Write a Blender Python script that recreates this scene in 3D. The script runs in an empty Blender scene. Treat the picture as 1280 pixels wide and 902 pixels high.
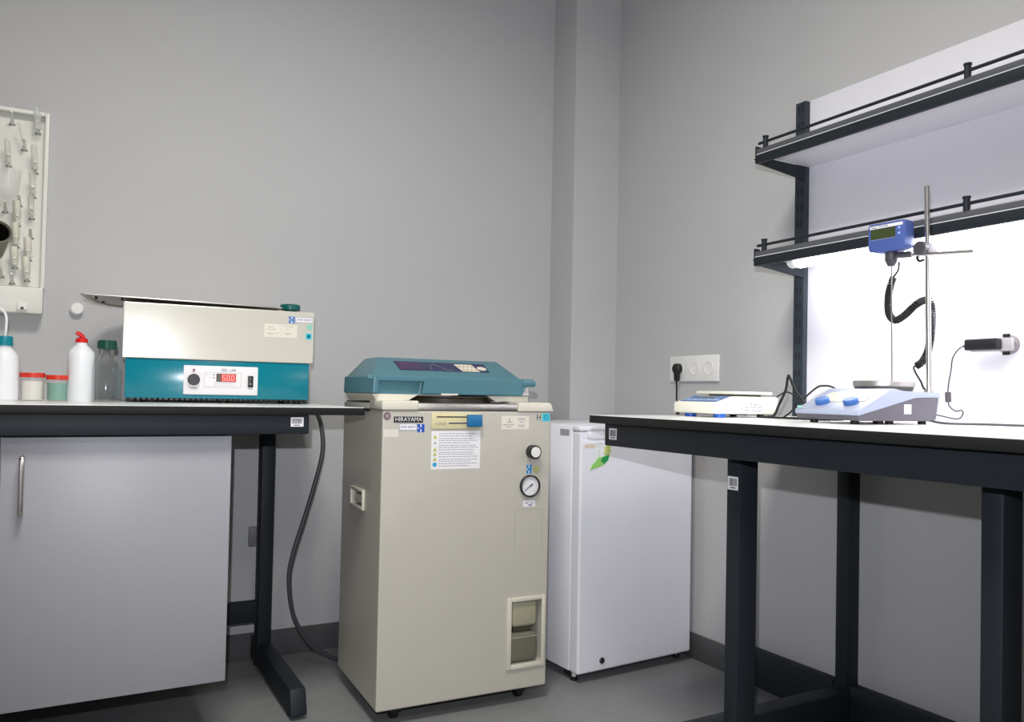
import bpy, bmesh, math, random
from mathutils import Vector, Matrix
random.seed(7)
C = bpy.context.scene.collection
PI = math.pi

# ------------------------------------------------------------------ camera
cam = bpy.data.cameras.new('camera')
camo = bpy.data.objects.new('camera', cam); C.objects.link(camo)
YAW, PITCH, ROLL, EYE = .50899, .02064, .020155, .95
f = Vector((math.sin(YAW)*math.cos(PITCH), math.cos(YAW)*math.cos(PITCH), math.sin(PITCH)))
r = Vector((math.cos(YAW), -math.sin(YAW), 0)); u = r.cross(f)
r2 = r*math.cos(ROLL)+u*math.sin(ROLL); u2 = -r*math.sin(ROLL)+u*math.cos(ROLL)
M = Matrix((r2, u2, -f)).transposed().to_4x4(); M.translation = (0, 0, EYE)
camo.matrix_world = M
cam.sensor_width = 36; cam.lens = 993.5/1280*36; cam.shift_y = 21.4/1280
cam.clip_start = .02
bpy.context.scene.camera = camo

# ------------------------------------------------------------------ world, lights, exposure
w = bpy.data.worlds.new('world'); bpy.context.scene.world = w; w.use_nodes = True
w.node_tree.nodes['Background'].inputs[0].default_value = (.8, .85, 1, 1)
w.node_tree.nodes['Background'].inputs[1].default_value = .01

def area(name, loc, sx, sy, power, col, rot=(0, 0, 0)):
    l = bpy.data.lights.new(name, 'AREA'); l.shape = 'RECTANGLE'; l.size = sx; l.size_y = sy
    l.energy = power; l.color = col; l.spread = math.radians(162)
    o = bpy.data.objects.new(name, l); C.objects.link(o); o.location = loc; o.rotation_euler = rot
    return o
WARM = (1, .968, .89)
for lx, ly, lp_ in ((.35, -.9, 22), (.25, 1.0, 42), (-2.4, -.9, 3)):
    area('ceiling_panel_light', (lx, ly, 2.93), .6, .6, lp_, WARM)
fl = bpy.data.lights.new('camera_flash', 'SPOT'); fl.shadow_soft_size = .010
fl.energy = 100; fl.color = (.91, .93, 1); fl.spot_size = math.radians(104); fl.spot_blend = 1
flo = bpy.data.objects.new('camera_flash', fl); C.objects.link(flo)
flo.location = (-.035, .0, 1.10)
flo.rotation_euler = Vector((1.28, 2.2, .05)).to_track_quat('-Z', 'Y').to_euler()

vs = bpy.context.scene.view_settings
vs.view_transform = 'Standard'; vs.look = 'None'; vs.gamma = 1; vs.use_curve_mapping = False
vs.exposure = .1

# ------------------------------------------------------------------ materials
def lin(c):
    out = []
    for v in c:
        v /= 255
        out.append(v/12.92 if v <= .04045 else ((v+.055)/1.055)**2.4)
    return (*out, 1)
MATS = {}
def mat(name, col, rough=.5, metal=0, spec=.5, noise=0, nscale=60, bump=0, bscale=200, trans=0, ior=1.45,
        emit=None, es=0, alpha=1, coat=0, aniso=None):
    if name in MATS: return MATS[name]
    m = bpy.data.materials.new(name); m.use_nodes = True; nt = m.node_tree
    b = nt.nodes['Principled BSDF']; c = lin(col)
    b.inputs['Base Color'].default_value = c
    b.inputs['Roughness'].default_value = rough; b.inputs['Metallic'].default_value = metal
    b.inputs['Specular IOR Level'].default_value = spec; b.inputs['IOR'].default_value = ior
    b.inputs['Transmission Weight'].default_value = trans; b.inputs['Alpha'].default_value = alpha
    b.inputs['Coat Weight'].default_value = coat
    if emit:
        b.inputs['Emission Color'].default_value = lin(emit); b.inputs['Emission Strength'].default_value = es
    tc = None
    if noise or bump:
        tc = nt.nodes.new('ShaderNodeTexCoord')
    if noise:
        n = nt.nodes.new('ShaderNodeTexNoise'); n.inputs['Scale'].default_value = nscale; n.inputs['Detail'].default_value = 5
        nt.links.new(tc.outputs['Object'], n.inputs['Vector'])
        mp = nt.nodes.new('ShaderNodeMapRange'); mp.inputs['From Min'].default_value = .3; mp.inputs['From Max'].default_value = .7
        mp.inputs['To Min'].default_value = 1-noise; mp.inputs['To Max'].default_value = 1+noise
        nt.links.new(n.outputs['Fac'], mp.inputs['Value'])
        mx = nt.nodes.new('ShaderNodeMix'); mx.data_type = 'RGBA'; mx.blend_type = 'MULTIPLY'; mx.inputs['Factor'].default_value = 1
        mx.inputs[6].default_value = c
        nt.links.new(mp.outputs[0], mx.inputs[7]); nt.links.new(mx.outputs[2], b.inputs['Base Color'])
    if bump:
        n2 = nt.nodes.new('ShaderNodeTexNoise'); n2.inputs['Scale'].default_value = bscale; n2.inputs['Detail'].default_value = 3
        if aniso:
            mpp = nt.nodes.new('ShaderNodeMapping'); mpp.inputs['Scale'].default_value = aniso
            nt.links.new(tc.outputs['Object'], mpp.inputs['Vector']); nt.links.new(mpp.outputs[0], n2.inputs['Vector'])
        else: nt.links.new(tc.outputs['Object'], n2.inputs['Vector'])
        bp = nt.nodes.new('ShaderNodeBump'); bp.inputs['Strength'].default_value = bump; bp.inputs['Distance'].default_value = .002
        nt.links.new(n2.outputs['Fac'], bp.inputs['Height']); nt.links.new(bp.outputs[0], b.inputs['Normal'])
    MATS[name] = m; return m

m_wall = mat('wall_paint', (190, 190, 191), .75, spec=.25, noise=.012, nscale=3, bump=.12, bscale=260)
m_ceil = mat('ceiling_paint', (215, 215, 215), .85)
m_floor = mat('vinyl_floor', (130, 131, 132), .32, noise=.05, nscale=25, bump=.05, bscale=500)
m_skirt = mat('skirting', (84, 85, 86), .45)
m_steel_dark = mat('charcoal_powder_coat', (31, 37, 43), .55, spec=.35, noise=.03, nscale=400, bump=.08, bscale=900)
m_black = mat('black_laminate_edge', (26, 26, 27), .55, spec=.3)
m_top = mat('white_laminate', (240, 240, 238), .25)
m_cab = mat('grey_melamine', (157, 157, 163), .42, noise=.01, nscale=80)
m_panel = mat('white_panel', (228, 227, 234), .45, noise=.008, nscale=20)
m_cream = mat('cream_enamel', (192, 188, 177), .35, noise=.015, nscale=15, bump=.03, bscale=500)
m_cream2 = mat('cream_bath_enamel', (204, 200, 188), .2, spec=.8, noise=.01, nscale=12)
m_creamP = mat('cream_plastic', (216, 211, 196), .4)
m_teal = mat('teal_enamel', (0, 122, 140), .2, spec=.8, noise=.02, nscale=30)
m_tealP = mat('teal_plastic_lid', (76, 122, 134), .36, noise=.02, nscale=40)
m_green = mat('green_plastic', (0, 92, 88), .4)
m_ssteel = mat('brushed_steel', (200, 196, 190), .42, 1, noise=.05, nscale=40, bump=.1, bscale=120, aniso=(1, 20, 20))
m_chrome = mat('chrome', (215, 210, 206), .3, 1)
m_dsteel = mat('worn_steel', (120, 116, 106), .42, 1, noise=.15, nscale=50)
m_rubber = mat('black_rubber', (22, 22, 24), .6)
m_blackP = mat('black_plastic', (28, 28, 31), .4)
m_grayP = mat('grey_plastic', (120, 118, 124), .5)
m_white = mat('white_plastic', (232, 231, 228), .38)
m_fridge = mat('fridge_enamel', (234, 234, 242), .3, noise=.006, nscale=30, bump=.04, bscale=700)
m_fridge_d = mat('fridge_trim', (196, 197, 205), .4)
m_label = mat('white_label', (232, 230, 232), .5)
m_cl = mat('cream_label', (222, 217, 203), .5)
m_ink = mat('black_ink', (26, 26, 30), .6)
m_grayink = mat('grey_ink', (135, 134, 140), .6)
m_blue = mat('blue_sticker', (38, 84, 180), .4)
m_bluel = mat('light_blue_sticker', (60, 160, 205), .4)
m_cyan = mat('cyan_sticker', (70, 195, 215), .35)
m_mint = mat('mint_sticker', (140, 200, 178), .4)
m_yel = mat('yellow_ink', (190, 190, 70), .6)
m_red = mat('red_plastic', (206, 52, 34), .4)
m_redb = mat('bright_red_plastic', (214, 22, 26), .35)
m_blueP = mat('blue_plastic', (66, 112, 182), .35)
m_blueT = mat('thermometer_blue', (72, 92, 158), .45)
m_latch = mat('blue_latch_plastic', (32, 108, 158), .38)
m_hose = mat('grey_cable', (72, 73, 77), .5)
m_glass = mat('clear_glass', (236, 244, 242), .04, trans=1, alpha=.2)
m_frost = mat('frosted_plastic', (228, 229, 222), .3, alpha=.42)
m_clearp = mat('clear_plastic', (235, 236, 232), .15, alpha=.14)
m_milk = mat('milky_plastic', (232, 234, 238), .4)
m_smoke = mat('smoked_plastic', (120, 120, 104), .3, trans=.35, ior=1.3)
m_olive = mat('olive_plastic', (138, 134, 106), .4)
m_liquid = mat('green_powder', (22, 140, 120), .6)
m_lcd = mat('lcd_screen', (62, 72, 42), .2)
m_led_off = mat('display_window', (48, 34, 32), .2)
m_led = mat('red_led_digit', (255, 60, 50), .4, emit=(255, 170, 160), es=1.0)
m_ledoff = mat('unlit_digit', (120, 124, 104), .4)
m_purple = mat('dark_control_film', (32, 36, 84), .25)
m_purple2 = mat('purple_control_film', (62, 28, 84), .25)
m_beige = mat('beige_sticker', (214, 200, 178), .5)
m_lime = mat('lime_magnet', (150, 206, 110), .4)
m_grn = mat('green_magnet', (40, 150, 80), .4)
m_olv = mat('olive_magnet', (204, 212, 130), .4)
m_copper = mat('old_metal_emblem', (128, 104, 116), .4, .4)
m_tube = mat('lamp_diffuser', (255, 255, 255), .4, emit=(250, 250, 255), es=17)
m_rack = mat('rack_white_plastic', (225, 225, 218), .4)
m_shell = mat('stirrer_shell', (164, 172, 194), .35)
m_upr = mat('upright_coat', (46, 53, 62), .5, noise=.03, nscale=300)
m_base = mat('stirrer_base', (98, 94, 104), .5)
m_rim = mat('apparatus_rim', (214, 208, 178), .4)
m_bal = mat('balance_shell', (236, 234, 220), .38)

# ------------------------------------------------------------------ geometry helpers
def box(bm, x0, x1, y0, y1, z0, z1, bev=0, seg=2):
    vs_ = [bm.verts.new((x, y, z)) for x in (x0, x1) for y in (y0, y1) for z in (z0, z1)]
    fs = [(0, 1, 3, 2), (4, 6, 7, 5), (0, 4, 5, 1), (2, 3, 7, 6), (0, 2, 6, 4), (1, 5, 7, 3)]
    faces = [bm.faces.new([vs_[i] for i in q]) for q in fs]
    if bev:
        es = list({e for fc in faces for e in fc.edges})
        bmesh.ops.bevel(bm, geom=es, offset=bev, segments=seg, profile=.5, affect='EDGES')
    return bm
def nb(*a, **k): return box(bmesh.new(), *a, **k)
def prism(bm, pts, a0, a1, axis='y', bev=0):
    """polygon pts in the two other axes, extruded from a0 to a1 along axis"""
    def P(p, a):
        return {'x': (a, p[0], p[1]), 'y': (p[0], a, p[1]), 'z': (p[0], p[1], a)}[axis]
    lo = [bm.verts.new(P(p, a0)) for p in pts]; hi = [bm.verts.new(P(p, a1)) for p in pts]
    fc = [bm.faces.new(lo), bm.faces.new(hi[::-1])]
    n = len(pts)
    for i in range(n): fc.append(bm.faces.new((lo[i], hi[i], hi[(i+1) % n], lo[(i+1) % n])))
    if bev:
        es = list({e for q in fc for e in q.edges})
        bmesh.ops.bevel(bm, geom=es, offset=bev, segments=2, profile=.5, affect='EDGES')
    return bm
def lathe(bm, prof, cx=0, cy=0, n=32, mtx=None):
    """prof: (radius, z) list; mtx optionally re-orients"""
    rings = []
    for (rad, z) in prof:
        if rad < 1e-6: rings.append([bm.verts.new((0, 0, z))])
        else: rings.append([bm.verts.new((rad*math.cos(2*PI*i/n), rad*math.sin(2*PI*i/n), z)) for i in range(n)])
    for a, b in zip(rings, rings[1:]):
        for i in range(n):
            j = (i+1) % n
            if len(a) == 1 and len(b) == 1: continue
            if len(a) == 1: bm.faces.new((a[0], b[j], b[i]))
            elif len(b) == 1: bm.faces.new((a[i], a[j], b[0]))
            else: bm.faces.new((a[i], a[j], b[j], b[i]))
    vv = [v for rg in rings for v in rg]
    m = Matrix.Translation((cx, cy, 0)) @ mtx if mtx is not None else Matrix.Translation((cx, cy, 0))
    bmesh.ops.transform(bm, matrix=m, verts=vv)
    return bm
def cyl(bm, p0, p1, rad, n=20, bev=0, r1=None):
    p0, p1 = Vector(p0), Vector(p1); d = p1-p0; L = d.length
    q = d.to_track_quat('Z', 'Y').to_matrix().to_4x4()
    r1 = rad if r1 is None else r1
    prof = [(0, 0), (rad-bev, 0)] + ([(rad, bev)] if bev else []) + ([(r1, L-bev)] if bev else []) + [(r1-bev, L), (0, L)]
    if not bev: prof = [(0, 0), (rad, 0), (r1, L), (0, L)]
    return lathe(bm, prof, n=n, mtx=Matrix.Translation(p0) @ q)
def spline(pts, k=10):
    P = [Vector(p) for p in pts]; P = [2*P[0]-P[1]] + P + [2*P[-1]-P[-2]]; out = []
    for i in range(1, len(P)-2):
        a, b, c, d = P[i-1:i+3]
        for j in range(k):
            t = j/k
            out.append(.5*((2*b)+(c-a)*t+(2*a-5*b+4*c-d)*t*t+(3*b-a-3*c+d)*t**3))
    out.append(P[-2]); return out
def frames(path):
    T = [(path[min(i+1, len(path)-1)]-path[max(i-1, 0)]).normalized() for i in range(len(path))]
    n = T[0].orthogonal().normalized(); N = []
    for t in T:
        n = (n - t*n.dot(t)).normalized(); N.append(n.copy())
    return T, N
def tube(bm, path, rad, n=10):
    path = [Vector(p) for p in path]
    T, N = frames(path); rings = []
    for p, t, nn in zip(path, T, N):
        b = t.cross(nn)
        rings.append([bm.verts.new(p+rad*(math.cos(2*PI*i/n)*nn+math.sin(2*PI*i/n)*b)) for i in range(n)])
    for a, b in zip(rings, rings[1:]):
        for i in range(n): bm.faces.new((a[i], a[(i+1) % n], b[(i+1) % n], b[i]))
    bm.faces.new(rings[0][::-1]); bm.faces.new(rings[-1]); return bm
def rod(bm, p0, p1, rad, n=12): return cyl(bm, p0, p1, rad, n)
def obj(name, bm, m, parent=None, smooth=None, loc=None, rot=None, label=None):
    bmesh.ops.recalc_face_normals(bm, faces=bm.faces)
    me = bpy.data.meshes.new(name); bm.to_mesh(me); bm.free()
    me.materials.append(m)
    o = bpy.data.objects.new(name, me); C.objects.link(o)
    if parent: o.parent = parent
    if loc: o.location = loc
    if rot: o.rotation_euler = rot
    if smooth is None: smooth = 35
    if smooth:
        for p in me.polygons: p.use_smooth = True
        for e in me.edges: e.use_edge_sharp = False
        b2 = bmesh.new(); b2.from_mesh(me)
        for e in b2.edges:
            e.smooth = not (len(e.link_faces) == 2 and e.calc_face_angle(0) > math.radians(smooth))
        b2.to_mesh(me); b2.free()
    if label: o['label'] = label
    return o
def cut(o, bm):
    """boolean-subtract bm from object o"""
    bmesh.ops.recalc_face_normals(bm, faces=bm.faces)
    me = bpy.data.meshes.new('cutter'); bm.to_mesh(me); bm.free()
    c = bpy.data.objects.new('cutter', me); C.objects.link(c); 
    par, lc, rt = o.parent, o.location.copy(), o.rotation_euler.copy()
    o.parent = None; o.location = (0, 0, 0); o.rotation_euler = (0, 0, 0)
    md = o.modifiers.new('b', 'BOOLEAN'); md.object = c; md.operation = 'DIFFERENCE'; md.solver = 'EXACT'
    dg = bpy.context.evaluated_depsgraph_get(); dg.update()
    new = bpy.data.meshes.new_from_object(o.evaluated_get(dg))
    o.modifiers.clear(); o.data = new
    for p in new.polygons: p.use_smooth = False
    o.parent = par; o.location = lc; o.rotation_euler = rt
    bpy.data.objects.remove(c)
def thing(name, label, cat, loc=(0, 0, 0), rz=0, group=None, ry=0):
    o = bpy.data.objects.new(name, None); C.objects.link(o); o.location = loc; o.rotation_euler = (0, ry, rz)
    o.empty_display_size = .05
    o['label'] = label; o['category'] = cat
    if group: o['group'] = group
    return o
def tag(o, label, cat, group=None):
    o['label'] = label; o['category'] = cat
    if group: o['group'] = group
    return o
def struct(name, bm, m, label=None):
    o = obj(name, bm, m); o['kind'] = 'structure'
    if label: o['label'] = label
    return o
def text_bm(s, size, depth=.0004, font_spacing=1.0):
    cu = bpy.data.curves.new('t', 'FONT'); cu.body = s; cu.size = size; cu.extrude = depth/2
    cu.align_x = 'CENTER'; cu.align_y = 'CENTER'; cu.resolution_u = 2; cu.space_character = font_spacing
    o = bpy.data.objects.new('t', cu); C.objects.link(o)
    dg = bpy.context.evaluated_depsgraph_get(); dg.update()
    me = bpy.data.meshes.new_from_object(o.evaluated_get(dg))
    bm = bmesh.new(); bm.from_mesh(me)
    bpy.data.objects.remove(o); bpy.data.curves.remove(cu); bpy.data.meshes.remove(me)
    return bm
RX = Matrix.Rotation(PI/2, 4, 'X')                       # text facing -Y
RMX = Matrix.Rotation(-PI/2, 4, 'Z') @ RX                # text facing -X
def text(s, size, m, parent, pos, face='-y', width=None, name='lettering', bold=0, mtx=None):
    bm = text_bm(s, size)
    if width:
        xs = [v.co.x for v in bm.verts]; k = width/(max(xs)-min(xs))
        bmesh.ops.scale(bm, vec=(k, 1, 1), verts=bm.verts)
    R_ = mtx if mtx is not None else (RX if face == '-y' else RMX)
    bmesh.ops.transform(bm, matrix=Matrix.Translation(pos) @ R_, verts=bm.verts)
    return obj(name, bm, m, parent, smooth=0)
def plate_y(bm, x0, x1, z0, z1, y, t=.0006): return box(bm, x0, x1, y-t, y, z0, z1)
def plate_x(bm, y0, y1, z0, z1, x, t=.0006): return box(bm, x-t, x, y0, y1, z0, z1)
def barcode(parent, face, a0, a1, z0, z1, c, name='asset_label'):
    pl = plate_y if face == 'y' else plate_x
    lb = obj(name, pl(bmesh.new(), a0, a1, z0, z1, c), m_label, parent, 0, label='white barcode asset sticker')
    bm = bmesh.new(); n = 8; wd = abs(a1-a0); s = min(a0, a1)+wd*.13
    rnd = random.Random(5)
    for i in range(n):
        ww = wd*.74/n; k = rnd.choice((.28, .4, .55))
        pl(bm, s+i*ww, s+i*ww+ww*k, z0+(z1-z0)*.3, z0+(z1-z0)*.86, c-.0006, .0003)
    pl(bm, s+wd*.1, s+wd*.6, z0+(z1-z0)*.12, z0+(z1-z0)*.2, c-.0006, .0003)
    obj('barcode_lines', bm, m_ink, lb, 0)
    return lb

# ------------------------------------------------------------------ room
BY, WX, H0 = 2.91, 2.03, 2.95
XL, YF = -4.2, -3.8
struct('floor', nb(XL, WX, YF, BY, -.1, 0), m_floor, 'polished grey vinyl floor')
struct('ceiling', nb(XL, WX, YF, BY, H0, H0+.1), m_ceil)
struct('wall_back', nb(XL, WX+.1, BY, BY+.1, 0, H0), m_wall, 'plain light grey painted wall behind the benches')
struct('wall_right', nb(WX, WX+.1, YF, BY, 0, H0), m_wall, 'grey painted wall carrying the shelves and socket')
struct('wall_left', nb(XL-.1, XL, YF, BY, 0, H0), m_wall)
struct('wall_front', nb(XL-.1, WX+.1, YF-.1, YF, 0, H0), m_wall)
struct('trim_1', nb(1.803, WX, 2.739, BY, 0, H0), m_wall, 'boxed grey column in the corner of the room')
struct('baseboard_back', nb(XL, 1.803, BY-.012, BY, 0, .092, bev=.003), m_skirt)
struct('baseboard_right', nb(WX-.012, WX, YF, 2.739, 0, .092, bev=.003), m_skirt)

# ------------------------------------------------------------------ left bench (C-frame table)
DZ = .905
YL = 2.14
t = thing('lab_bench', 'dark framed laboratory bench with white top along the back wall, carrying the water bath', 'bench', (-.2, 2.5, 0), group='laboratory benches')
def L(bm): bmesh.ops.translate(bm, vec=(.2, -2.5, 0), verts=bm.verts); return bm
o = obj('worktop', L(nb(-1.25, .725, YL, BY-.002, DZ-.0215, DZ-.0012, bev=.0015)), m_black, t, label='black edge of the worktop')
obj('laminate_surface', L(nb(-1.248, .723, YL+.0015, BY-.004, DZ-.0013, DZ)), m_top, o, 0, label='white worktop surface')
obj('apron', L(nb(-1.15, .574, YL+.012, YL+.042, DZ-.073, DZ-.0216, bev=.003)), m_steel_dark, t)
obj('apron', L(nb(-1.15, .574, 2.84, 2.87, DZ-.073, DZ-.0216, bev=.003)), m_steel_dark, t)
for x0 in (.535, -1.14): obj('side_rail', L(nb(x0, x0+.04, YL+.0425, 2.8395, DZ-.07, DZ-.0216)), m_steel_dark, t)
for x0 in (.583, -1.14):
    obj('leg', L(nb(x0-.005, x0+.04, 2.755, 2.815, .085, DZ-.0216, bev=.004)), m_steel_dark, t)
    ft = prism(bmesh.new(), [(2.30, .012), (2.325, .085), (2.885, .092), (2.885, .012)], x0-.001, x0+.047, 'x', bev=.006)
    fo = obj('foot', L(ft), m_steel_dark, t)
    for yy in (2.36, 2.84): obj('levelling_pad', L(cyl(bmesh.new(), (x0+.02, yy, 0), (x0+.02, yy, .014), .018)), m_rubber, fo)
obj('cross_rail', L(nb(-1.1, .582, 2.77, 2.80, .165, .235, bev=.003)), m_steel_dark, t)
lb = barcode(t, 'y', .524+.2, .558+.2, .852, .877, YL+.0115-2.5)

# cabinet hung under the left bench
t = thing('base_cabinet', 'grey melamine base cabinet with bar handle hanging under the left bench', 'cabinet', (.12, 2.5, .187))
def L(bm): bmesh.ops.translate(bm, vec=(-.12, -2.5, -.187), verts=bm.verts); return bm
obj('body', L(nb(-.64, .372, 2.205, 2.72, .195, .8295)), m_cab, t)
for (a, b, hx) in ((-.131, .379, -.0885), (-.640, -.134, -.18)):
    d = obj('door', L(nb(a, b, 2.183, 2.203, .189, .8265, bev=.0012)), m_cab, t)
    bm = bmesh.new()
    tube(bm, spline([(hx, 2.182, .65), (hx, 2.162, .652), (hx, 2.155, .665), (hx, 2.155, .765), (hx, 2.162, .778), (hx, 2.182, .78)], 6), .0062, 10)
    obj('handle', L(bm), m_chrome, d, label='chrome bar handle')
# conduit socket on wall behind leg
t = thing('wall_outlet', 'small grey outlet box low on the back wall behind the bench leg', 'outlet', (.60, BY, .43))
obj('cover', nb(-.03, .03, -.012, 0, -.035, .035, bev=.003), m_grayP, t)
obj('screw', cyl(bmesh.new(), (0, -.0135, 0), (0, -.011, 0), .003), m_chrome, t)

# grey cable running down to the floor behind the autoclave
tag(obj('power_cable', tube(bmesh.new(), spline([(.735, 2.88, .93), (.735, 2.80, .90), (.742, 2.7, .876), (.763, 2.7, .821), (.766, 2.7, .725), (.725, 2.7, .563), (.678, 2.7, .405),
    (.665, 2.7, .312), (.684, 2.7, .19), (.743, 2.7, .088), (.80, 2.705, .045), (.842, 2.71, .02), (.9, 2.73, .0085), (1.05, 2.75, .0085), (1.1, 2.86, .0085)], 10), .0075, 10), m_hose),
    'thick grey cable hanging in a curve from the left bench to the floor', 'cable')

# ------------------------------------------------------------------ water bath
t = thing('water_bath', 'cream and teal laboratory water bath with red digital display on the left bench', 'water bath', (.1306, 2.58, DZ), math.radians(-4))
D = DZ
def L(bm): bmesh.ops.translate(bm, vec=(0, 0, -D), verts=bm.verts); return bm
tz = lambda x: 1.2007-.0042*x/.556
bm = bmesh.new()
up = obj('upper_housing', L(box(bm, .004, .556, 0, .285, 1.036, 1.2, bev=.003)), m_cream2, t, label='cream upper housing')
cut(up, L(nb(.03, .53, .03, .255, 1.06, 1.3)))
bsn = bmesh.new(); box(bsn, .031, .529, .031, .254, 1.062, 1.064)
obj('basin', L(bsn), m_ssteel, t)
lo = obj('lower_housing', L(nb(.013, .545, .006, .275, .9185, 1.0358, bev=.003)), m_teal, t, label='teal lower housing')
bm = bmesh.new()
for i in range(34):
    x = .03+i*.0152
    box(bm, x, x+.009, .012, .016, .9135, .9184)
obj('vent_strip', L(bm), m_blackP, t)
for (x, y) in ((.05, .04), (.29, .04), (.48, .04), (.515, .04), (.05, .24), (.5, .24)):
    obj('foot', L(cyl(bmesh.new(), (x, y, DZ), (x, y, .9186), .013, 16)), m_rubber, t)
pn = obj('control_panel', L(nb(.172, .387, .001, .0058, .931, 1.019, bev=.0018)), m_label, t, label='light grey control panel')
def P(bm): return L(bm)
y0 = .001
kn = obj('knob', L(cyl(bmesh.new(), (.2005, y0, .976), (.2005, y0-.014, .976), .0172, 28, bev=.002)), m_blackP, pn)
obj('indicator_lamp', L(cyl(bmesh.new(), (.2005, y0, 1.0045), (.2005, y0-.003, 1.0045), .0038, 14)), mat('dark_red_lens', (120, 12, 20), .3), pn)
obj('display', L(plate_y(bmesh.new(), .265, .322, .9715, .9955, y0, .0015)), m_led_off, pn, 0)
SEG = {'5': 'afgcd', '0': 'abcdef', '8': 'abcdefg'}
def seg_digit(bm, ch, x, z, w_, h, t_, y):
    s = SEG[ch]; hh = h/2
    S = {'a': (x, x+w_, z+h-t_, z+h), 'g': (x, x+w_, z+hh-t_/2, z+hh+t_/2), 'd': (x, x+w_, z, z+t_),
         'b': (x+w_-t_, x+w_, z+hh, z+h), 'c': (x+w_-t_, x+w_, z, z+hh), 'f': (x, x+t_, z+hh, z+h), 'e': (x, x+t_, z, z+hh)}
    for k in s:
        a, b, c, d = S[k]; plate_y(bm, a, b, c, d, y, .0004)
bm = bmesh.new(); seg_digit(bm, '8', .268, .975, .009, .0165, .0022, y0-.0015); obj('unlit_digit', L(bm), m_ledoff, pn, 0)
bm = bmesh.new()
for i, ch in enumerate('500'): seg_digit(bm, ch, .2815+i*.0132, .975, .0095, .0165, .0024, y0-.0017)
plate_y(bm, .3055, .3072, .9745, .9762, y0-.0015, .0005)
obj('lit_digits', L(bm), m_led, pn, 0, label='red glowing digits')
obj('rocker_switch', L(nb(.357, .373, y0-.005, y0, .9555, .991, bev=.0012)), m_blackP, pn)
text('I', .007, m_label, pn, (.365, y0-.0052, .982-D)); text('O', .007, m_label, pn, (.365, y0-.0052, .966-D))
obj('lit_window', L(plate_y(bmesh.new(), .279, .3215, .9723, .9947, y0-.0015, .0002)), mat('red_display_glow', (190, 30, 32), .3, emit=(205, 34, 34), es=.55), pn, 0)
text('LAB', .0115, m_ink, pn, (.311, y0-.0002, 1.0065-D), width=.019)
bm = bmesh.new(); plate_y(bm, .278, .296, 1.0015, 1.0115, y0, .0004); obj('logo_patch', L(bm), mat('pale_grey_ink', (190, 190, 198), .6), pn, 0)
bm = bmesh.new()
for (a, b, c, d) in ((.23, .337, .9985, .9992), (.23, .337, .9535, .9542), (.23, .2307, .9535, .999), (.3363, .337, .9535, .999), (.234, .25, .9915, .9922), (.238, .25, .983, .9837)):
    plate_y(bm, a, b, c, d, y0, .0003)
for (a, b) in ((.2555, .990), (.2555, .981)): plate_y(bm, a, a+.0045, b, b+.0045, y0, .0003)
for i in range(5):
    x = .259+i*.0125
    plate_y(bm, x, x+.0095, .9675, .9682, y0, .0003); plate_y(bm, x, x+.0095, .9595, .9602, y0, .0003); plate_y(bm, x, x+.0006, .9595, .968, y0, .0003); plate_y(bm, x+.009, x+.0095, .9595, .968, y0, .0003)
for (a, b) in ((.191, .21), (.358, .371)): plate_y(bm, a, b, .9495, .9515, y0, .0003)
obj('panel_print', L(bm), m_grayink, pn, 0)
# stickers on cream front
s = obj('sticker', L(plate_y(bmesh.new(), .498, .5515, 1.1655, 1.1835, 0)), m_label, t, 0, label='white inventory sticker reading AVR 20270')
bm = bmesh.new()
for (a, b, c, d) in ((.498, .5515, 1.1827, 1.1835), (.498, .5515, 1.1655, 1.1663), (.498, .4988, 1.1655, 1.1835), (.5507, .5515, 1.1655, 1.1835)): plate_y(bm, a, b, c, d, -.0006, .0003)
obj('border', L(bm), mat('navy_ink', (60, 60, 120), .6), s, 0)
text('AVR 20270', .009, mat('navy_ink', (60, 60, 120)), s, (.5247, -.0008, 1.1745-D), width=.044)
def hbadge(parent, x0, x1, z0, z1, y, m, name='sticker', lab='blue square sticker with white H'):
    s = obj(name, plate_y(bmesh.new(), x0, x1, z0, z1, y), m, parent, 0, label=lab)
    bm = bmesh.new(); w_ = x1-x0; h = z1-z0
    plate_y(bm, x0+.42*w_, x0+.58*w_, z0+.62*h, z0+h*.97, y-.0006, .0003)
    plate_y(bm, x0+.42*w_, x0+.58*w_, z0+.03*h, z0+h*.36, y-.0006, .0003)
    plate_y(bm, x0+.06*w_, x0+.2*w_, z0+.42*h, z0+h*.58, y-.0006, .0003)
    obj('emblem', bm, m_label, s, 0); return s
hbadge(t, .476, .495, 1.162-D, 1.184-D, 0, mat('pale_blue_sticker', (84, 124, 190), .4))
bm = bmesh.new(); cyl(bm, (.542, 0, 1.1525), (.542, -.0008, 1.1525), .0098, 20)
s = obj('sticker', L(bm), m_mint, t, label='round mint green sticker')
s2 = obj('sticker', L(plate_y(bmesh.new(), .5305, .549, 1.113, 1.1325, 0)), m_cyan, t, 0, label='small cyan square sticker')
bm = bmesh.new(); cyl(bm, (.5398, -.0006, 1.1228), (.5398, -.001, 1.1228), .006, 16); obj('emblem', L(bm), m_teal, s2)
s = obj('sticker', L(plate_y(bmesh.new(), .402, .503, 1.116, 1.157, 0, .0003)), m_cl, t, 0, label='faded cream paper sticker with two columns of print')
bm = bmesh.new()
for (a, b, c) in ((.412, .43, 1.146), (.41, .437, 1.139), (.407, .432, 1.127), (.436, .447, 1.127), (.411, .43, 1.123), (.460, .490, 1.150), (.470, .482, 1.141), (.462, .486, 1.129), (.466, .481, 1.124)):
    plate_y(bm, a, b, c, c+.0017, -.0003, .0003)
plate_y(bm, .4535, .4541, 1.118, 1.155, -.0003, .0002)
obj('print', L(bm), mat('faint_ink', (176, 172, 162), .6), s, 0)
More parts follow.
